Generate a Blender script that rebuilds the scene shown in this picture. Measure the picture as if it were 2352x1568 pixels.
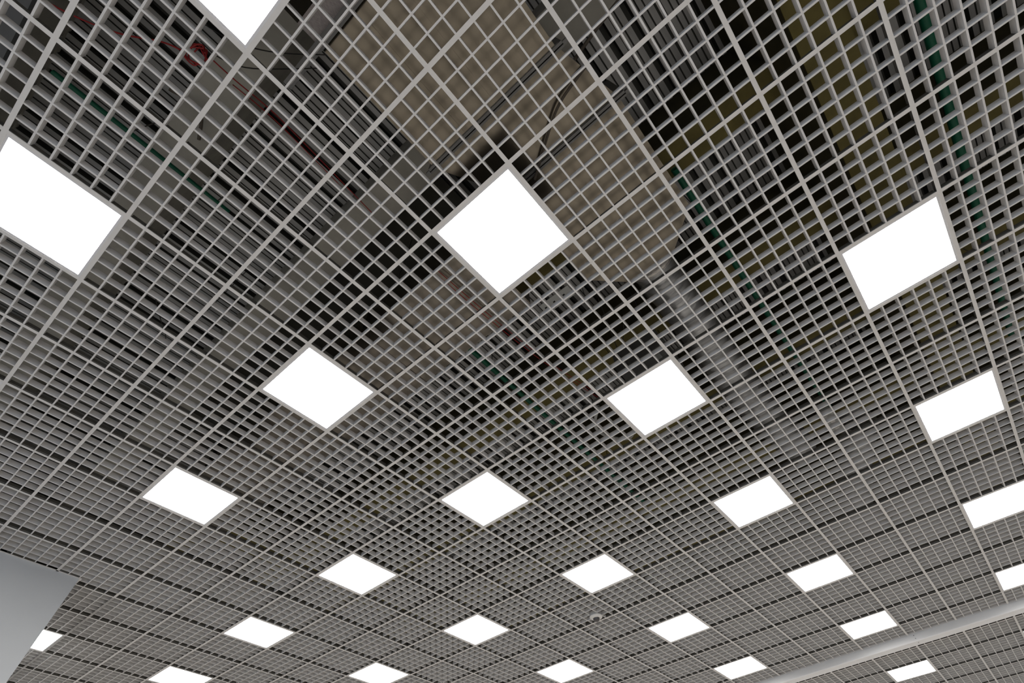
import bpy, math, random
from mathutils import Matrix, Vector
random.seed(7)
for o in list(bpy.data.objects): bpy.data.objects.remove(o)
SC = bpy.context.scene
COL = SC.collection
H = 4.20                       # grid ceiling height above the floor
CELL = 0.6
# ------------------------------------------------------------------ camera
R = [[0.6514290955863119, -0.7574555029613268, -0.04360383534969581],
     [0.6001103502604972, 0.5495685374810078, -0.5812417656373375],
     [0.46422807006465404, 0.35247068480171484, 0.8125618225228078]]
CAMP = Vector((-0.6102, -0.3969, H - 2.6797))
cd = bpy.data.cameras.new('camera')
cd.sensor_width = 36.0; cd.lens = 36.0 * 1093.7 / 2352.0
cd.clip_start = 0.02; cd.clip_end = 200
cam = bpy.data.objects.new('camera', cd); COL.objects.link(cam)
m = Matrix([[R[0][k], -R[1][k], -R[2][k]] for k in range(3)]).to_4x4()
m.translation = CAMP
cam.matrix_world = m
SC.camera = cam
# ------------------------------------------------------------------ world + exposure
w = bpy.data.worlds.new('world'); SC.world = w; w.use_nodes = True
bg = w.node_tree.nodes['Background']
bg.inputs[0].default_value = (0.62, 0.78, 1.0, 1); bg.inputs[1].default_value = 1.8
SC.view_settings.view_transform = 'Standard'; SC.view_settings.look = 'None'
SC.view_settings.exposure = 0.0; SC.view_settings.gamma = 1.0
SC.view_settings.use_curve_mapping = False
LIGHT_STRENGTH = 15.3
SC.cycles.max_bounces = 7; SC.cycles.diffuse_bounces = 5
SC.cycles.sample_clamp_indirect = 4.0

# ------------------------------------------------------------------ materials
def mat(name, col, rough=0.5, metal=0.0, spec=0.3, noise=0.0, nscale=8.0, bump=0.0, dirt=None, stretch=None, emit=None):
    M = bpy.data.materials.new(name); M.use_nodes = True
    nt = M.node_tree; N = nt.nodes; L = nt.links
    b = N['Principled BSDF']
    b.inputs['Base Color'].default_value = (*col, 1); b.inputs['Roughness'].default_value = rough
    b.inputs['Metallic'].default_value = metal; b.inputs['Specular IOR Level'].default_value = spec
    if emit:
        b.inputs['Emission Color'].default_value = (*emit[0], 1); b.inputs['Emission Strength'].default_value = emit[1]
    if noise or bump or dirt:
        tc = N.new('ShaderNodeTexCoord'); mp = N.new('ShaderNodeMapping')
        L.new(tc.outputs['Object'], mp.inputs[0])
        if stretch: mp.inputs['Scale'].default_value = stretch
        tx = N.new('ShaderNodeTexNoise'); tx.inputs['Scale'].default_value = nscale
        tx.inputs['Detail'].default_value = 5; tx.inputs['Roughness'].default_value = 0.6
        L.new(mp.outputs[0], tx.inputs['Vector'])
        cr = N.new('ShaderNodeValToRGB')
        cr.color_ramp.elements[0].position = 0.3; cr.color_ramp.elements[1].position = 0.7
        lo = dirt if dirt else tuple(c * (1 - noise) for c in col)
        hi = tuple(min(1, c * (1 + noise * 0.6)) for c in col)
        cr.color_ramp.elements[0].color = (*lo, 1); cr.color_ramp.elements[1].color = (*hi, 1)
        L.new(tx.outputs[0], cr.inputs[0]); L.new(cr.outputs[0], b.inputs['Base Color'])
        if bump:
            bp = N.new('ShaderNodeBump'); bp.inputs['Strength'].default_value = bump
            bp.inputs['Distance'].default_value = 0.01
            L.new(tx.outputs[0], bp.inputs['Height']); L.new(bp.outputs[0], b.inputs['Normal'])
    return M

M = {}
M['tee'] = mat('white_painted_tee', (0.575, 0.562, 0.55), 0.45, noise=0.04, nscale=5)
M['blade'] = mat('white_painted_blade', (0.56, 0.55, 0.545), 0.45, noise=0.04, nscale=4)
M['web'] = mat('dark_galvanised_web', (0.09, 0.086, 0.078), 0.6)
M['bead'] = mat('pale_web_bead', (0.35, 0.34, 0.31), 0.5)
M['frame'] = mat('light_frame_white', (0.58, 0.58, 0.60), 0.4)
M['housing'] = mat('light_housing_grey', (0.13, 0.135, 0.14), 0.5)
M['diffuser'] = mat('glowing_diffuser', (0.8, 0.8, 0.8), 0.5, emit=((1.0, 0.975, 0.94), LIGHT_STRENGTH))
M['wall'] = mat('white_wall_paint', (0.51, 0.525, 0.54), 0.8, noise=0.03, nscale=2, bump=0.03)
M['beamw'] = mat('white_boxed_beam', (0.68, 0.68, 0.685), 0.38, spec=0.5)
M['screw'] = mat('grey_screw', (0.12, 0.12, 0.13), 0.4, metal=0.6)
M['floor'] = mat('pale_floor', (0.50, 0.472, 0.44), 0.5, noise=0.08, nscale=1.5)
M['plain'] = mat('plain_ceiling', (0.25, 0.25, 0.25), 0.7)
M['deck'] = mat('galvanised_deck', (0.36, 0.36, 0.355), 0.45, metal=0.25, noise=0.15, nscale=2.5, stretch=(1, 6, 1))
M['deckshade'] = mat('deck_recess_shade', (0.05, 0.05, 0.045), 0.6)
M['concrete'] = mat('beige_concrete', (0.34, 0.325, 0.285), 0.85, noise=0.18, nscale=3, bump=0.2)
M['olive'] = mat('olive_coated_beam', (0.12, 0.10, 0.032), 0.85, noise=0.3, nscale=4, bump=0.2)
M['duct'] = mat('galvanised_duct', (0.205, 0.18, 0.142), 0.17, metal=0.9, noise=0.14, nscale=5, bump=0.04, stretch=(.5,2.,1))
M['duct2'] = mat('galvanised_duct_grey', (0.195, 0.175, 0.147), 0.18, metal=0.85, noise=0.12, nscale=4, bump=0.05)
M['flange'] = mat('duct_flange_dark', (0.16, 0.16, 0.155), 0.4, metal=0.6)
M['foil'] = mat('crinkled_foil', (0.42, 0.425, 0.43), 0.3, metal=0.75, noise=0.4, nscale=14, bump=0.8, stretch=(1, 0.25, 0.25))
M['tape'] = mat('foil_tape', (0.62, 0.58, 0.54), 0.3, metal=0.7, noise=0.3, nscale=30, bump=0.8)
M['strut'] = mat('perforated_strut', (0.17, 0.17, 0.168), 0.45, metal=0.4)
M['beamshade'] = mat('shaded_beam_side', (0.05, 0.042, 0.02), 0.85, noise=0.3, nscale=3)  # shade on the sides of olive beams and girders, put into the colour
M['darksheet'] = mat('added_dark_sheet', (0.05, 0.048, 0.04), 0.8)
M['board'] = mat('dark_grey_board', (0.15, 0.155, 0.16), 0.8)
M['hole'] = mat('slot_black', (0.005, 0.005, 0.005), 0.9)
M['red'] = mat('red_cable', (0.30, 0.02, 0.02), 0.45)
M['black'] = mat('black_cable', (0.02, 0.018, 0.016), 0.5)
M['brown'] = mat('brown_strap', (0.09, 0.075, 0.06), 0.6)
M['green'] = mat('green_pipe', (0.004, 0.085, 0.045), 0.45)
M['greybox'] = mat('grey_junction_box', (0.35, 0.36, 0.35), 0.5)
M['white'] = mat('white_plastic', (0.62, 0.61, 0.59), 0.35)
M['darkdome'] = mat('smoked_dome', (0.05, 0.045, 0.045), 0.15, spec=0.5)
M['insul'] = mat('pinkish_insulation', (0.42, 0.38, 0.37), 0.6, noise=0.35, nscale=60, stretch=(1, 8, 1))
M['glass'] = mat('window_frame_metal', (0.3, 0.3, 0.3), 0.4)

# ------------------------------------------------------------------ mesh helpers
class MB:
    def __init__(s): s.v = []; s.f = []; s.m = []
    def box(s, x0, x1, y0, y1, z0, z1, mi=0, skip=()):
        n = len(s.v)
        s.v += [(x0,y0,z0),(x1,y0,z0),(x1,y1,z0),(x0,y1,z0),(x0,y0,z1),(x1,y0,z1),(x1,y1,z1),(x0,y1,z1)]
        F = {'b':(0,3,2,1),'t':(4,5,6,7),'s':(0,1,5,4),'n':(2,3,7,6),'w':(3,0,4,7),'e':(1,2,6,5)}
        for k, q in F.items():
            if k not in skip: s.f.append(tuple(n+a for a in q)); s.m.append(mi)
    def prism(s, pts, z0, z1, mi=0):
        n = len(s.v); k = len(pts)
        s.v += [(x,y,z0) for x,y in pts] + [(x,y,z1) for x,y in pts]
        s.f.append(tuple(n+a for a in reversed(range(k)))); s.m.append(mi)
        s.f.append(tuple(n+k+a for a in range(k))); s.m.append(mi)
        for a in range(k):
            b = (a+1) % k; s.f.append((n+a, n+b, n+k+b, n+k+a)); s.m.append(mi)
    def tube(s, pts, r, seg=8, mi=0, radii=None, cap=True):
        P = [Vector(p) for p in pts]; n0 = len(s.v); up = Vector((0,0,1))
        for k, p in enumerate(P):
            d = (P[min(k+1,len(P)-1)] - P[max(k-1,0)]).normalized()
            a = d.cross(up)
            if a.length < 1e-3: a = d.cross(Vector((1,0,0)))
            a.normalize(); b = d.cross(a).normalized()
            rr = radii[k] if radii else r
            for q in range(seg):
                t = 2*math.pi*q/seg
                s.v.append(tuple(p + a*math.cos(t)*rr + b*math.sin(t)*rr))
        for k in range(len(P)-1):
            for q in range(seg):
                a = n0+k*seg+q; b = n0+k*seg+(q+1)%seg
                s.f.append((a,b,b+seg,a+seg)); s.m.append(mi)
        if cap:
            s.f.append(tuple(n0+q for q in range(seg))); s.m.append(mi)
            s.f.append(tuple(n0+(len(P)-1)*seg+q for q in reversed(range(seg)))); s.m.append(mi)
    def mesh(s, name, mats, smooth=False):
        me = bpy.data.meshes.new(name); me.from_pydata(s.v, [], s.f)
        for a in mats: me.materials.append(a)
        if any(s.m): me.polygons.foreach_set('material_index', s.m)
        if smooth: me.polygons.foreach_set('use_smooth', [True]*len(s.f))
        me.update(); return me
def link(name, me, parent=None, loc=(0,0,0), rz=0.0):
    o = bpy.data.objects.new(name, me); COL.objects.link(o)
    o.location = loc; o.rotation_euler = (0,0,rz)
    if parent: o.parent = parent
    return o
def thing(name, label, cat, loc=(0,0,0), group=None, rz=0.0, me=None):
    o = link(name, me, None, loc, rz); o['label'] = label; o['category'] = cat
    if group: o['group'] = group
    return o
def struct(name, me, label=None, loc=(0,0,0)):
    o = link(name, me, None, loc); o['kind'] = 'structure'
    if label: o['label'] = label
    return o
def proj(x, y, z=0.0):         # only used to decide which panels are large enough in view to be built singly
    p = Vector((x, y, H+z)) - CAMP
    c = [sum(R[a][k]*p[k] for k in range(3)) for a in range(3)]
    if c[2] < 0.05: return None
    return (1176 + 1093.7*c[0]/c[2], 784 + 1093.7*c[1]/c[2])

# ------------------------------------------------------------------ room shell
X0, X1, Y0, Y1 = -7.2, 16.2, -8.4, 15.0
TOP = H + 2.1
mb = MB(); mb.box(X0, X1, Y0, Y1, -0.1, 0); struct('floor', mb.mesh('floor', [M['floor']]), 'pale floor of the hall')
mb = MB(); mb.box(X0-.2, X0, Y0, Y1, -.1, 0.6); mb.box(X0-.2, X0, Y0, Y1, 3.6, TOP)
for k in range(5):
    y = Y0 + k*(Y1-Y0)/4; mb.box(X0-.2, X0, max(Y0,y-.35), min(Y1,y+.35), 0.6, 3.6)
struct('wall_left', mb.mesh('wall_left', [M['wall']]), 'white wall with tall daylight openings')
mb = MB(); mb.box(X1, X1+.2, Y0, Y1, -.1, TOP); struct('wall_right', mb.mesh('wall_right', [M['wall']]), 'white far wall of the hall')
mb = MB(); mb.box(X0-.2, X1+.2, Y0-.2, Y0, -.1, TOP); struct('wall_back', mb.mesh('wall_back', [M['wall']]), 'white wall behind the camera side')
mb = MB(); mb.box(X0-.2, X1+.2, Y1, Y1+.2, -.1, TOP); struct('wall_front', mb.mesh('wall_front', [M['wall']]), 'white wall at the end of the hall')
# white boxed wall block at the lower left of the view
mb = MB(); mb.box(X0+0.0, 0.205, 5.865, 9.6, 0.0, H+0.006)
struct('wall_corner', mb.mesh('wall_corner', [M['wall']]), 'smooth white wall block whose corner rises into the grid ceiling')

# ------------------------------------------------------------------ ceiling lattice
TW = 0.0118           # half width of a tee
BW = 0.0048           # half width of a blade
BH = 0.040            # blade height
SEAM = 13.70          # boxed beam starts here (cells)
OFF = 0.55            # the lattice beyond the beam is shifted by this much
XB0, XB1 = 8.22, 8.385
LIGHTS = {(-3,0):('the light of the top row',), (-3,3):('first light of the second row',), (0,0):('second light of the second row',),
 (3,-3):('third light of the second row',), (0,3):('first light of the third row',), (3,0):('second light of the third row',),
 (6,-3):('third light of the third row',), (0,6):('first light of the fourth row',), (3,3):('second light of the fourth row',),
 (6,0):('third light of the fourth row',), (9,-3):('fourth light of the fourth row',), (3,6):('first light of the fifth row',),
 (6,3):('second light of the fifth row',), (9,0):('third light of the fifth row',), (12,-3):('fourth light of the fifth row',),
 (0,12):('first light of the sixth row',), (3,9):('second light of the sixth row',), (6,6):('third light of the sixth row',),
 (9,3):('fourth light of the sixth row',), (12,0):('fifth light of the sixth row',), (3,12):('first light of the bottom row',),
 (6,9):('second light of the bottom row',), (9,6):('third light of the bottom row',), (12,3):('fourth light of the bottom row',),
 (15,0):('fifth light of the bottom row',), (-3,6):('light sliver at the left edge',), (15,-3):('light sliver at the right edge',)}
LIGHTS = {k: v[0] for k, v in LIGHTS.items()}
MISSING = {(0,-3), (0,9)}
I0, I1, J0, J1 = -12, 26, -14, 25
def is_light(i, j): return i % 3 == 0 and j % 3 == 0 and (i, j) not in MISSING
def cell_x(i):  # west edge x of a cell
    return i*CELL if i <= 13 else (i+OFF)*CELL
def in_block(x, y): return x < 0.2 and 5.87 < y < 9.6

ceil = struct('ceiling', None, 'open white cell grid ceiling hung below a dark service void', (0,0,H))
# --- tees
def tee_mesh(L, name, axis='x'):
    mb = MB()
    if axis == 'x':
        mb.box(0, L, -TW, TW, 0, 0.0016); mb.box(0, L, -0.0009, 0.0009, 0.0016, 0.034, 1)
        mb.box(0, L, -0.0026, 0.0026, 0.014, 0.0165, 2); mb.box(0, L, -0.003, 0.003, 0.034, 0.040, 1)
    else:
        mb.box(-TW, TW, 0, L, 0, 0.0016); mb.box(-0.0009, 0.0009, 0, L, 0.0016, 0.034, 1)
        mb.box(-0.0026, 0.0026, 0, L, 0.014, 0.0165, 2); mb.box(-0.003, 0.003, 0, L, 0.034, 0.040, 1)
    return mb.mesh(name, [M['tee'], M['web'], M['bead']])
GI0, GI1, GJ0, GJ1 = -7, 23, -9, 21     # lattice extent that is really built
main_me = tee_mesh((GJ1-GJ0)*CELL, 'main_tee', 'y')
cross12 = tee_mesh(2*CELL-2*TW, 'cross_tee', 'x')
cross6x = tee_mesh(CELL-2*TW, 'cross_tee_short_x', 'x')
cross6 = tee_mesh(CELL-2*TW, 'short_cross_tee', 'y')
def seen(x, y, mrg=60):
    p = proj(x, y); return bool(p and -mrg < p[0] < 2352+mrg and -mrg < p[1] < 1568+mrg)
blk_y0 = 5.865
def tee_obj(name, me, x, y): return link(name, me, ceil, (x, y, 0))
for i in range(GI0, GI1+1):
    if i == 14: pass
    x = i*CELL if i <= 13 else (i+OFF)*CELL
    if i % 2 == 0 or i > 13 and i % 2 == 0:
        if x < 0.2:
            tee_obj('main_tee', tee_mesh(blk_y0-GJ0*CELL, 'main_tee_cut', 'y'), x, GJ0*CELL)
        else:
            tee_obj('main_tee', main_me, x, GJ0*CELL)
rest_tees = MB()
for j in range(GJ0, GJ1+1):
    y = j*CELL
    for i in range(GI0-1, GI1+1):
        x = i*CELL if i <= 13 else (i+OFF)*CELL
        if in_block(x+0.3, y): continue
        if i % 2 == 0:
            if i == 12:      # run up to the boxed beam
                vis = seen(x, y) or seen(x+.6, y)
                if vis: tee_obj('cross_tee', tee_mesh(XB0-x-TW, 'cross_tee_cut', 'x'), x+TW, y)
                continue
            if i > GI1-2: continue
            if seen(x, y) or seen(x+1.2, y) or seen(x+.6, y):
                if x < 0.2 and x + 1.2 > 0.2 and in_block(0.1, y): continue
                tee_obj('cross_tee', cross12, x+TW, y)
            else: rest_tees.box(x+TW, x+1.2-TW, y-TW, y+TW, 0, 0.0016)
        if i % 2 and j < GJ1:
            if in_block(x, y+0.3): continue
            if seen(x, y) or seen(x, y+.6): tee_obj('short_cross_tee', cross6, x, y+TW)
            else: rest_tees.box(x-TW, x+TW, y+TW, y+.6-TW, 0, 0.0016)
# partial piece between the boxed beam and the first main tee beyond it
xm = (14+OFF)*CELL
for j in range(GJ0, GJ1+1):
    if seen(xm, j*CELL, 200): tee_obj('cross_tee', tee_mesh(xm-TW-XB1, 'cross_tee_stub', 'x'), XB1, j*CELL)
# tees around the wall corner
for j in (10, 11, 12, 13, 14, 15):
    tee_obj('cross_tee', tee_mesh(1.2-0.205-TW, 'cross_tee_cut', 'x'), 0.205, j*CELL)
    if j < 15: tee_obj('short_cross_tee', cross6, 0.6, j*CELL+TW)
o = link('cross_tee', rest_tees.mesh('cross_tee_rest', [M['tee']]), ceil); o['kind'] = 'stuff'

# edge angle around the wall block
mb = MB(); mb.box(X0, 0.224, 5.846, 5.865, 0.0, 0.0016); mb.box(0.205, 0.224, 5.865, 9.6, 0.0, 0.0016)
tr = struct('trim_1', mb.mesh('trim_1', [M['tee']]), 'thin white edge angle where the grid meets the wall', (0,0,H))
# --- blades
def blade_mesh(L, name, axis, zo=0.0):
    """U profile blade: closed below, open above"""
    mb = MB(); t = 0.0007; b = BW
    pts = [(-b,0),(b,0),(b,BH),(b-t,BH),(b-t,t*2),(-b+t,t*2),(-b+t,BH),(-b,BH)]
    n = len(pts)
    for e in (0, L):
        for (a, z) in pts: mb.v.append((e, a, z+zo) if axis == 'x' else (a, e, z+zo))
    for k in range(n):
        q = (k+1) % n
        f = (k, q, n+q, n+k) if axis == 'y' else (k, n+k, n+q, q)
        mb.f.append(f); mb.m.append(0)
    return mb.mesh(name, [M['blade']])
E0 = 0.004
bx = blade_mesh(CELL-2*E0, 'blade_along', 'x', 0.0002)
by = blade_mesh(CELL-2*E0, 'blade_across', 'y', 0.0006)
def row_words(n): return {1:'one bay', 2:'two bays', 3:'three bays', 4:'four bays', 5:'five bays', 6:'six bays'}.get(n, str(n)+' bays')
def ref_light(i, j):
    best = None
    for (a, b), nm in LIGHTS.items():
        if (i > 13) != (a > 13): continue
        di, dj = i-a, j-b
        d = (abs(di)+abs(dj) + 0.3*max(abs(di), abs(dj)), a, b)
        if best is None or d < best[0]: best = (d, di, dj, nm)
    return best[1:]
EDGE = {(-1,-1):'top corner',(1,1):'bottom corner',(1,-1):'right corner',(-1,1):'left corner',
        (0,-1):'upper right edge',(-1,0):'upper left edge',(1,0):'lower right edge',(0,1):'lower left edge'}
def panel_label(i, j):
    di, dj, nm = ref_light(i, j)
    nm = nm.replace('the light', 'light')
    if (di, dj) in EDGE: return 'grid panel touching the %s of the %s' % (EDGE[(di, dj)], nm)
    w = []
    if di: w.append(row_words(abs(di)) + (' down-right' if di > 0 else ' up-left'))
    if dj: w.append(row_words(abs(dj)) + (' down-left' if dj > 0 else ' up-right'))
    return 'grid panel %s of %s' % (' and '.join(w), nm.replace(' of the ', ', ') if nm[:5] != 'light' else nm)
cands = []; rest = []
for i in range(GI0, GI1):
    for j in range(GJ0, GJ1):
        x = cell_x(i); y = j*CELL
        if is_light(i, j): continue
        if in_block(x+.3, y+.3): continue
        P = [proj(x+a*CELL, y+b*CELL) for a in (0,.5,1) for b in (0,.5,1)]
        ins = [p for p in P if p and 0 < p[0] < 2352 and 0 < p[1] < 1568]
        if ins and all(P):
            q = [P[0], P[6], P[8], P[2]]
            ar = abs(sum(q[k][0]*q[(k+1)%4][1]-q[(k+1)%4][0]*q[k][1] for k in range(4)))/2 * len(ins)/9
            cands.append((ar, i, j))
        else: rest.append((i, j))
cands.sort(reverse=True)
NP = 300
print('PANELS in view', len(cands), 'built singly', min(NP, len(cands)))
def panel_offsets(i):
    """blade x positions kept when the boxed beam cuts the bay"""
    if i == 13: return [a for a in (.1,.2,.3,.4) if 13*CELL+a < XB0-0.02], XB0-13*CELL
    return [.1,.2,.3,.4,.5], CELL
cut_cache = {}
def short_blade(L):
    k = round(L, 3)
    if k not in cut_cache: cut_cache[k] = blade_mesh(L, 'blade_cut', 'x', 0.0002)
    return cut_cache[k]
def make_panel(i, j):
    x, y = cell_x(i), j*CELL
    rd = random.Random(i*97+j*31)
    dx, dy = rd.uniform(-.0022,.0022), rd.uniform(-.0022,.0022)
    t = thing('hanging_grid_panel', panel_label(i, j), 'ceiling panel', (x+dx, y+dy, H+0.0018), 'open-cell grid panels of the ceiling')
    xs, L = panel_offsets(i)
    x_lo = 0.0
    if y > 5.4 and x < 0.2 and x+CELL > 0.2 and in_block(0.1, y+.3): x_lo = 0.21-x
    ly = CELL
    ymax = None
    if x+.3 < 0.2 and y < blk_y0 < y+CELL: ymax = blk_y0-y
    for a in xs:
        if a < x_lo: continue
        if ymax: link('blade', cut_y(ymax-2*E0), t, (a, E0, 0))
        else: link('blade', by, t, (a, E0, 0))
    for b in (.1,.2,.3,.4,.5):
        if ymax and b > ymax-.02: continue
        if x_lo or L < CELL: link('blade', short_blade(L-x_lo-2*E0), t, (x_lo+E0, b, 0))
        else: link('blade', bx, t, (E0, b, 0))
cuty = {}
def cut_y(L):
    k = round(L, 3)
    if k not in cuty: cuty[k] = blade_mesh(L, 'blade_cut_y', 'y', 0.0006)
    return cuty[k]
for ar, i, j in cands[:NP]: make_panel(i, j)
def add_rest(mb, i, j):
    x, y = cell_x(i), j*CELL
    xs, L = panel_offsets(i)
    if x < 0.2 < x+CELL and 5.6 < y < 9.5:
        for a in xs:
            if x+a > .22: mb.box(x+a-BW, x+a+BW, y+E0, y+CELL-E0, 0.0006, BH, skip=('t',))
        for b in (.1,.2,.3,.4,.5): mb.box(.21, x+L-E0, y+b-BW, y+b+BW, 0.0002, BH, skip=('t',))
        return
    for a in xs: mb.box(x+a-BW, x+a+BW, y+E0, y+CELL-E0, 0.0006, BH, skip=('t',))
    for b in (.1,.2,.3,.4,.5): mb.box(x+E0, x+L-E0, y+b-BW, y+b+BW, 0.0002, BH, skip=('t',))
mbr = MB()
for ar, i, j in cands[NP:]: add_rest(mbr, i, j)
for i, j in rest: add_rest(mbr, i, j)
# narrow infill strip of grid between the boxed beam and the first tee beyond it
for j in range(GJ0, GJ1):
    y = j*CELL
    for a in (XB1+.12, XB1+.22): mbr.box(a-BW, a+BW, y+E0, y+CELL-E0, 0.0006, BH, skip=('t',))
    for b in (.1,.2,.3,.4,.5): mbr.box(XB1, xm-E0, y+b-BW, y+b+BW, 0.0002, BH, skip=('t',))
o = thing('hanging_grid_panels', 'small far open-cell grid panels along the bottom and outer edges of the ceiling', 'ceiling panel', (0,0,H+0.0018), me=mbr.mesh('hanging_grid_panels', [M['blade']]))
o['kind'] = 'stuff'

# --- square lights
fm = MB(); a0, a1 = TW*0.4, 0.024
fm.box(a0, CELL-a0, a0, a1, 0.0019, 0.012); fm.box(a0, CELL-a0, CELL-a1, CELL-a0, 0.0019, 0.012)
fm.box(a0, a1, a1, CELL-a1, 0.0019, 0.012); fm.box(CELL-a1, CELL-a0, a1, CELL-a1, 0.0019, 0.012)
frame_me = fm.mesh('light_frame', [M['frame']])
dm = MB(); dm.v = [(a1,a1,.004),(CELL-a1,a1,.004),(CELL-a1,CELL-a1,.004),(a1,CELL-a1,.004)]; dm.f = [(0,3,2,1)]; dm.m = [0]
diff_me = dm.mesh('light_diffuser', [M['diffuser']])
hm = MB(); hm.box(a0, CELL-a0, a0, CELL-a0, 0.012, 0.034); hm.box(.2, .42, .05, .11, .034, .062)
hous_me = hm.mesh('light_housing', [M['housing']])
def make_light(i, j, label, group):
    x = cell_x(i)
    t = thing('ceiling_light', label, 'light', (x, j*CELL, H), group)
    link('housing', hous_me, t); link('frame', frame_me, t); link('diffuser', diff_me, t)
for (i, j), nm in LIGHTS.items():
    if nm.startswith('light sliver'):
        lab = {'left':'square white ceiling light of which only a tiny tip shows at the left edge',
               'right':'square white ceiling light cut to a thin sliver by the right edge beyond the beam'}['left' if 'left' in nm else 'right']
    elif nm == 'the light of the top row': lab = 'large square white ceiling light cut off by the top edge of the photo'
    else: lab = 'square glowing white ceiling light, the ' + nm
    make_light(i, j, lab, 'square flat lights of the grid ceiling')
far_l = MB()
for i in range(-9, 25):
    for j in range(-12, 25):
        if not is_light(i, j) or (i, j) in LIGHTS or 7 < j < 18 and i < 0: continue
        if in_block(i*CELL+.3, j*CELL+.3) or not (X0+.2 < cell_x(i) < X1-.8 and Y0+.2 < j*CELL < Y1-.8): continue
        q = proj(cell_x(i)+.3, j*CELL+.3)
        if not (q and -350 < q[0] < 2700 and -350 < q[1] < 1900):
            x, y = cell_x(i), j*CELL
            far_l.v += [(x+a1,y+a1,.004),(x+CELL-a1,y+a1,.004),(x+CELL-a1,y+CELL-a1,.004),(x+a1,y+CELL-a1,.004)]
            n = len(far_l.v)-4; far_l.f.append((n,n+3,n+2,n+1)); far_l.m.append(0); far_l.box(x+a0, x+CELL-a0, y+a0, y+CELL-a0, .006, .034, 1); continue
        make_light(i, j, 'square flat ceiling light standing outside the picture', 'ceiling lights outside the picture')
link('light_field', far_l.mesh('light_field', [M['diffuser'], M['housing']]), ceil)
# plain ceiling field where the lattice is not modelled
mb = MB()
mb.box(X0, GI0*CELL, Y0, Y1, 0.036, .06); mb.box(X0, X1, Y0, GJ0*CELL, .036, .06)
mb.box(GI0*CELL, X1, GJ1*CELL, Y1, .036, .06); mb.box((GI1+OFF)*CELL, X1, GJ0*CELL, GJ1*CELL, .036, .06)
o = link('ceiling_board', mb.mesh('ceiling_board', [M['plain']]), ceil)

# ------------------------------------------------------------------ boxed beam
t = thing('boxed_beam', 'long white boxed beam crossing the lower right corner of the ceiling', 'beam', (XB0, 0, H))
def beam_profile():
    mb = MB(); Lb0, Lb1 = Y0, Y1; w = XB1-XB0; d = 0.086; r = 0.012
    pts = [(0, .05), (0, -d+r)] + [(r-r*math.cos(a), -d+r-r*math.sin(a)) for a in (math.pi/8, math.pi/4, 3*math.pi/8, math.pi/2)] \
        + [(w-r+r*math.sin(a), -d+r-r*math.cos(a)) for a in (0, math.pi/8, math.pi/4, 3*math.pi/8, math.pi/2)] + [(w, .05)]
    n = len(pts)
    for e in (Lb0, Lb1):
        for a, z in pts: mb.v.append((a, e, z))
    for k in range(n):
        q = (k+1) % n; mb.f.append((k, q, n+q, n+k)); mb.m.append(0)
    mb.f.append(tuple(range(n))); mb.m.append(0); mb.f.append(tuple(reversed(range(n, 2*n)))); mb.m.append(0)
    return mb.mesh('beam_casing', [M['beamw']])
link('casing', beam_profile(), t)
sm = MB(); sm.tube([(0,0,0),(0.004,0,0)], 0.005, 8)
sme = sm.mesh('screw', [M['screw']])
for z in (-.02, -.055): link('screw', sme, t, (-0.003, -0.06, z))
sm = MB(); sm.tube([(0,0,0),(0,0,0.004)], 0.005, 8); sme2 = sm.mesh('screw_b', [M['screw']])
link('screw', sme2, t, (0.06, -0.06, -0.089))

# ------------------------------------------------------------------ dome detector
def lathe(prof, seg, name, mats, smooth=True):
    mb = MB()
    for r, z in prof:
        for q in range(seg): mb.v.append((r*math.cos(2*math.pi*q/seg), r*math.sin(2*math.pi*q/seg), z))
    for k in range(len(prof)-1):
        for q in range(seg):
            a = k*seg+q; b = k*seg+(q+1)%seg; mb.f.append((a,b,b+seg,a+seg)); mb.m.append(0)
    return mb.mesh(name, mats, smooth)
t = thing('dome_camera', 'small round white dome camera under the grid near the fourth light of the sixth row', 'camera', (4.66, 2.655, H))
link('base_ring', lathe([(0.0,0.0),(0.072,0.0),(0.078,-0.004),(0.078,-0.014),(0.066,-0.026),(0.04,-0.030)], 28, 'base_ring', [M['white']]), t)
link('dome', lathe([(0.040,-0.028),(0.038,-0.042),(0.030,-0.056),(0.018,-0.065),(0.0,-0.069)], 24, 'dome', [M['darkdome']]), t)

# ------------------------------------------------------------------ service void above the grid (heights are above the grid)
# ribbed metal deck
def deck(x0, x1, y0, y1, z):
    mb = MB(); p = 0.207; prof = []; mi = []
    y = y0
    while y < y1:
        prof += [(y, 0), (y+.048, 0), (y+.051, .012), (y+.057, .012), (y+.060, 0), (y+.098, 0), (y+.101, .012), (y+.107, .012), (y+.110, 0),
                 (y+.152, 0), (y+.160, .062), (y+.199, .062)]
        mi += [0, 1, 1, 1, 0, 1, 1, 1, 0, 1, 1, 1]  # grooves and rib recesses get their shade as a darker deck colour
        y += p
    for a, h in prof: mb.v += [(x0, a, z+h), (x1, a, z+h)]
    for k in range(len(prof)-1):
        mb.f.append((2*k, 2*k+2, 2*k+3, 2*k+1)); mb.m.append(mi[k])
    return mb.mesh('roof_deck', [M['deck'], M['deckshade']])
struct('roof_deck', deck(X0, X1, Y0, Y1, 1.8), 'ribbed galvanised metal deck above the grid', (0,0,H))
mb = MB(); mb.box(X0, X1, Y0, Y1, 1.95, 2.1); struct('roof_slab', mb.mesh('roof_slab', [M['concrete']]), None, (0,0,H))
bc = 0
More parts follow.
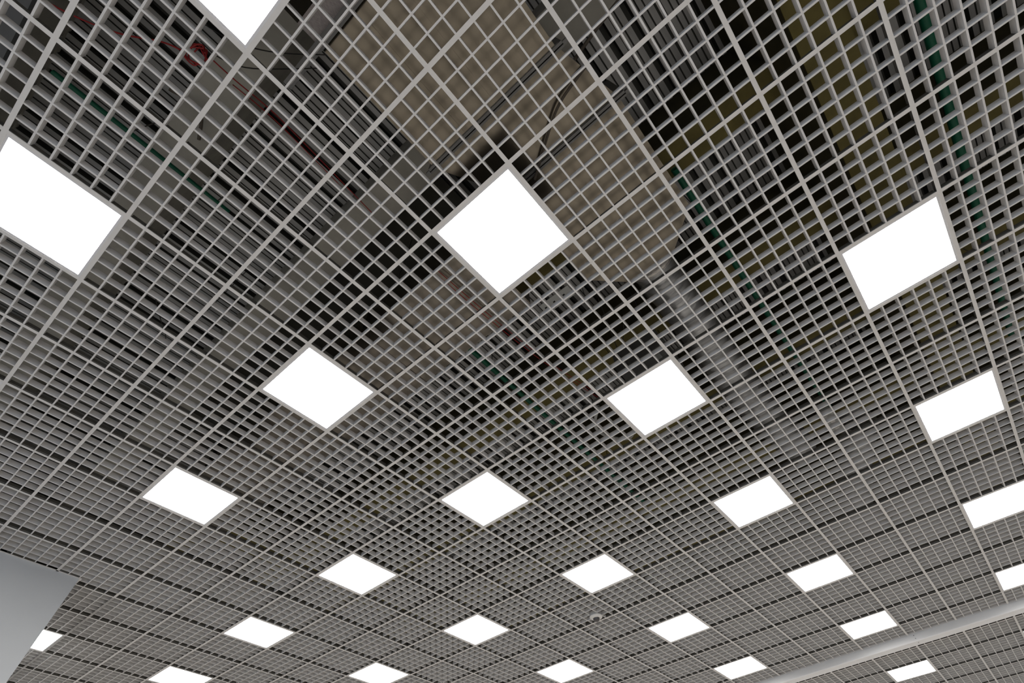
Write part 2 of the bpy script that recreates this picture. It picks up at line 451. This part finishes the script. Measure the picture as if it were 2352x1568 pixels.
for k in range(-4, 12):
    xc = -0.18 + 1.26*k
    ol = k >= 1
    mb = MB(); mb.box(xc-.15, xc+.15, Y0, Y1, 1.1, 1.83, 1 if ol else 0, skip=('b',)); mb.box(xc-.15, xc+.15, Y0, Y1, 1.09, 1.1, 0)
    struct('roof_beam', mb.mesh('roof_beam', [M['olive'] if ol else M['concrete'], M['beamshade']]), 'dark olive roof beam above the grid' if ol else 'beige concrete roof beam above the grid', (0,0,H))
# girders running the other way
for (y0, y1, z, x0) in ((-1.95, -1.66, 0.62, 0.45), (5.85, 6.15, 1.05, 0.6), (-5.2,-4.8,.8,.45)):
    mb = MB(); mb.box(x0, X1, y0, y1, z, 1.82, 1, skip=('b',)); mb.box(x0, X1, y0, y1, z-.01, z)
    struct('roof_girder', mb.mesh('roof_girder', [M['olive'], M['beamshade']]), 'dark olive girder above the grid', (0,0,H))

# big rectangular duct
D = 0.45
t = thing('air_duct', 'wide rectangular beige metal air duct seen through the grid above the middle light', 'duct', (0,0,H+D))
def ductbox(x0, x1, y0, y1, h, mt, y0b=None, y1b=None):
    mb = MB(); y0b = y0 if y0b is None else y0b; y1b = y1 if y1b is None else y1b
    mb.prism([(x0,y0),(x1,y0b),(x1,y1b),(x0,y1)], 0, h)
    return mb.mesh('duct_section', [mt])
link('duct_section', ductbox(-3.6, -1.045, -.55, .44, .42, M['duct']), t)
link('duct_section', ductbox(-1.035, -.195, -.55, .44, .42, M['duct']), t)
link('duct_section', ductbox(-.185, .245, -.56, .44, .42, M['duct'], -.68, .20), t)
link('duct_section', ductbox(.255, 1.13, -.68, .18, .42, M['duct']), t)
link('duct_section', ductbox(1.13, 1.37, -.68, .18, .42, M['duct'], -.42, -.06), t)
for xf, ya, yb in ((-.19, -.59, .47), (.25, -.72, .22)):
    mb = MB(); mb.box(xf-.019, xf-.003, ya, yb, -.026, .44); mb.box(xf+.003, xf+.016, ya, yb, -.030, .44)
    mb.box(xf-.022, xf-.019, ya+.02, yb-.02, -.008, .0); mb.box(xf-.012, xf+.012, ya-.03, ya, -.034, -.0); mb.box(xf-.012, xf+.012, yb, yb+.03, -.034, 0)
    link('flange', mb.mesh('flange', [M['flange']]), t)
mb = MB()
for yy in (-.35, -.1, .15): mb.box(-.95, -.21, yy-.004, yy+.004, -.004, 0)
link('stiffening_rib', mb.mesh('stiffening_rib', [M['duct']]), t)
# second duct
t = thing('air_duct', 'grey beige rectangular air duct running down-left below the middle light', 'duct', (0,0,H+D))
for a, b in ((.62, 1.78), (1.79, 2.95), (2.96, 4.12), (4.13, 5.3)):
    mb = MB(); mb.box(.33, 1.0, a, b, 0, .38); link('duct_section', mb.mesh('duct_section', [M['duct2']]), t)
for y in (1.785, 2.955, 4.125):
    mb = MB(); mb.box(.31, 1.02, y-.004, y+.004, -.012, .4); link('flange', mb.mesh('flange', [M['duct2']]), t)
# flexible foil duct
def flex(pts, r, name='foil_sleeve'):
    mb = MB(); out = []; rad = []
    for a in range(len(pts)-1):
        p, q = Vector(pts[a]), Vector(pts[a+1]); n = max(2, int((q-p).length/0.012))
        for k in range(n):
            u = k/n; out.append(p.lerp(q, u)); rad.append(r*(1+.03*math.sin(len(out)*math.pi*.9)+.035*math.sin(len(out)*.31)+random.uniform(-.012,.012)))
    mb.tube(out, r, 28, 0, rad); return mb.mesh(name, [M['foil']], True)
t = thing('flexible_duct', 'crinkled grey foil flexible duct right of the middle light', 'duct', (1.385, -.24, H+.45+.17))
link('foil_sleeve', flex([(0,0,0),(.5,.0,.0),(1.1,.01,-.01),(1.7,.03,-.03),(2.3,.0,0),(3.0,-.06,.02)], .17), t)
mb = MB(); mb.tube([(0,0,0),(.06,0,0)], .178, 28); link('foil_tape', mb.mesh('foil_tape', [M['tape']], True), t)
# other flexible ducts, seen between the louvre blades further off
t = thing('flexible_duct', 'silvery foil duct crossing above the fourth light of the sixth row', 'duct', (4.2, -.9, H+.5))
link('foil_sleeve', flex([(0,0,0),(.8,.3,0),(1.6,.5,.0),(2.6,.5,.02)], .15), t)

# perforated strut beside the duct
t = thing('perforated_strut', 'grey slotted metal strut beside the duct near the top edge', 'strut', (-1.055, -.9, H+.40))
mb = MB(); mb.box(-.026,.026,0,1.62,0,.004); mb.box(-.026,-.022,0,1.62,.004,.03); link('channel', mb.mesh('channel', [M['strut']]), t)
for k in range(18):
    mb = MB(); mb.box(-.008,.008,0,.02,-.0012,.0); mb.box(-.002,.008,.02,.028,-.0012,0)
    link('slot', mb.mesh('slot', [M['hole']]), t, (0, .05+k*.088, 0))
mb = MB(); mb.box(-1.20,-1.088,-.55,.44,-.004,0); 
t = thing('insulation_strip', 'narrow pinkish ribbed insulation strip beside the slotted strut', 'insulation', (0,0,H+D-.001), me=mb.mesh('insulation_strip', [M['insul']]))
# brackets
t = thing('slotted_bracket', 'small slotted grey bracket plate right below the bottom corner of the middle light', 'bracket', (1.05, .46, H+.42))
mb = MB(); mb.box(0,.10,-.15,.12,0,.005); mb.box(.096,.10,-.15,.12,.005,.05); link('plate', mb.mesh('plate', [M['greybox']]), t)
for a, b in ((.04,-.09),(.04,.0),(.075,.02),(.04,.08)):
    mb = MB(); mb.box(a,a+.018,b,b+.018,-.001,0); link('slot', mb.mesh('slot', [M['hole']]), t)

# pipes and cables
def cable(name, label, cat, pts, r, mt, group=None, seg=8):
    P = [Vector(p) for p in pts]; out = []
    for k in range(len(P)-1):            # Catmull-Rom
        p0, p1, p2, p3 = P[max(k-1,0)], P[k], P[k+1], P[min(k+2,len(P)-1)]
        for u in [q/6 for q in range(6)]:
            out.append(0.5*((2*p1)+(-p0+p2)*u+(2*p0-5*p1+4*p2-p3)*u*u+(-p0+3*p1-3*p2+p3)*u**3))
    out.append(P[-1]); c = out[0].copy()
    mb = MB(); mb.tube([p-c for p in out], r, seg)
    return thing(name, label, cat, (c.x, c.y, H+c.z), group, me=mb.mesh(name, [mt], True))
def hangers(t, pts, z1=1.8):
    for (x, y, z) in pts:
        mb = MB(); mb.tube([(x-t.location.x, y-t.location.y, H+z-t.location.z), (x-t.location.x, y-t.location.y, H+z1-t.location.z)], .004, 6)
        link('hanger', mb.mesh('hanger', [M['web']]), t)
hangers(cable('green_pipe', 'dark green pipe running above the grid by the left light', 'pipe', [(-2.05,1.81,.7),(-1.75,1.81,.7),(-.9,1.82,.7)], .017, M['green']), [(-1.6,1.81,.7),(-1.0,1.82,.7)], 1.1)
hangers(cable('green_pipe', 'long dark green pipe above the grid near the upper right corner', 'pipe', [(.2,-2.41,.8),(2,-2.41,.8),(4.5,-2.42,.8)], .03, M['green']), [(1.1,-2.41,.8),(3.5,-2.41,.8)])
hangers(cable('green_pipe', 'green pipe above the grid left of the second light of the third row', 'pipe', [(1.0,1.55,1.0),(2.4,1.57,1.0),(4.6,1.6,1.0)], .025, M['green']), [(1.6,1.55,1.0),(4.1,1.6,1.0)])
hangers(cable('green_pipe', 'green pipe above the grid just right of the flexible duct', 'pipe', [(1.1,-.78,1.0),(2.2,-.78,1.0),(4.6,-.8,1.0)], .028, M['green']), [(1.6,-.78,1.0),(4.1,-.79,1.0)])
for k, dy in enumerate((0, .028)):
    cable('red_cable', ['left','right'][k]+' one of two straight red cables crossing the duct below the middle light', 'cable',
          [(.3,.93+dy,.41),(.85,.90+dy,.39),(1.5,.86+dy,.42),(2.3,.82+dy,.6)], .0032, M['red'], 'red cables under the lower duct')
cable('red_cable', 'long red cable sagging down-right from the red tangle', 'cable', [(-1.38,.88,.32),(-1.26,.92,.42),(-1.05,.98,.6),(-.76,1.08,.8),(-.2,1.18,.95)], .0035, M['red'])
cable('red_cable', 'second thin red cable beside the long one from the tangle', 'cable', [(-1.26,.95,.42),(-1.04,1.01,.6),(-.75,1.11,.8),(-.25,1.21,.95)], .003, M['red'])
cable('red_cable', 'red cable reaching left from the tangle to the upper left corner', 'cable', [(-1.49,.95,.30),(-1.60,1.02,.35),(-1.8,1.2,.45),(-2.03,1.33,.5),(-2.3,1.45,.6)], .0045, M['red'])
rr = random.Random(3)
pts = []
for k in range(22):
    t_ = k*1.15; pts.append((-1.43+.04*math.cos(t_)+rr.uniform(-.02,.02), .91+.045*math.sin(t_)+rr.uniform(-.02,.02), .30+rr.uniform(-.03,.05)))
cable('cable_tangle', 'tangle of bright red cable left of the top light', 'cable', pts, .0042, M['red'])
cable('black_cable', 'black cable leaving the bottom corner of the top light towards the right', 'cable', [(-1.45,.72,.2),(-1.3,.66,.16),(-1.15,.56,.2),(-1.0,.42,.35)], .003, M['black'])
cable('black_cable', 'black cable looping under the bottom corner of the top light', 'cable', [(-1.42,.80,.2),(-1.3,.76,.12),(-1.18,.70,.18),(-.98,.50,.4)], .003, M['black'])
cable('brown_strap', 'dark brown strap curving under the wide duct', 'strap', [(-.02,-.62,.40),(.02,-.42,.385),(.09,-.28,.39),(.28,.0,.40)], .0085, M['brown'])
cable('brown_strap', 'flat dark strap crossing the deck near the top middle', 'strap', [(-.1,-1.2,.95),(-.05,-.85,.92),(0,-.62,.92)], .012, M['brown'])
cable('hanger_rod', 'leaning dark rod on the concrete beam between left and top lights', 'rod', [(-1.64,1.54,1.0),(-1.45,1.52,1.02),(-1.36,1.72,1.05)], .012, M['brown'])
cable('white_hose', 'pale looped hose at the left corner of the second light of the third row', 'hose', [(1.95,.72,.12),(2.1,.86,.1),(2.3,.86,.12),(2.42,.72,.1),(2.35,.62,.2),(2.1,.56,.25)], .014, M['greybox'])
cable('thin_wire', 'single bright thin wire at the right edge of the photo', 'wire', [(3.0,-3.3,.35),(2.9,-3.9,.3),(2.85,-4.5,.3)], .003, M['white'])
# hanging wires of the light fittings and thin black leads
leads = [((.02,1.9),(.22,1.3)), ((1.5,.12),(1.8,.45)), ((-.9,2.5),(-.6,2.9)), ((2.9,.9),(3.2,1.3))]
for n, ((a, b), (c, d)) in enumerate(leads):
    cable('hanging_lead', ['thin black lead above the first light of the third row','thin black lead by the crinkled foil duct',
          'thin black lead below the left edge light','thin black lead below the second light of the third row'][n], 'cable',
          [(a,b,.35),((a+c)/2+.05,(b+d)/2,.3),(c,d,.5),(c+.05,d+.05,1.79)], .003, M['black'])
# void sheets: the first added to darken the deck there, the second a board
mb = MB(); mb.box(-.03, .62, .72, 5.2, 1.45, 1.5); struct('roof_sheet', mb.mesh('roof_sheet', [M['darksheet']]), 'added dark sheet that darkens the void beside the lower duct', (0,0,H))
mb = MB(); mb.box(-5.0, -2.36, .9, 3.9, .9, .95); struct('roof_sheet', mb.mesh('roof_sheet', [M['board']]), 'plain dark grey board above the upper left corner', (0,0,H))
# conduit rack and terminal boxes
t = thing('terminal_box', 'small pale terminal box with connectors above the right hand bays', 'box', (3.62, -.73, H+.30))
mb = MB(); mb.box(0,.34,0,.10,0,.07); link('body', mb.mesh('body', [M['greybox']]), t)
for k in range(5):
    mb = MB(); mb.box(0,.03,0,.035,-.02,0); link('connector', mb.mesh('connector', [M['white']]), t, (.03+k*.06, .03, 0))
t = thing('fan_unit', 'dark grey fan unit casing above the second light of the third row', 'fan unit', (1.95, .05, H+.35))
mb = MB(); mb.box(0,.5,0,.42,0,.25); link('casing', mb.mesh('casing', [M['strut']]), t)
mb = MB(); mb.box(.06,.3,.06,.10,-.008,0); link('label_plate', mb.mesh('label_plate', [M['greybox']]), t)

hangers(t, [(2.0,.1,.6),(2.4,.1,.6),(2.0,.42,.6),(2.4,.42,.6)])
for q in [o for o in bpy.data.objects if o.name.startswith('terminal_box')]: hangers(q, [(3.66,-.68,.37),(3.92,-.68,.37)], 1.1)
for q in [o for o in bpy.data.objects if o.name == 'flexible_duct.001']: hangers(q, [(4.7,-.72,.8),(6.0,-.42,.8)])
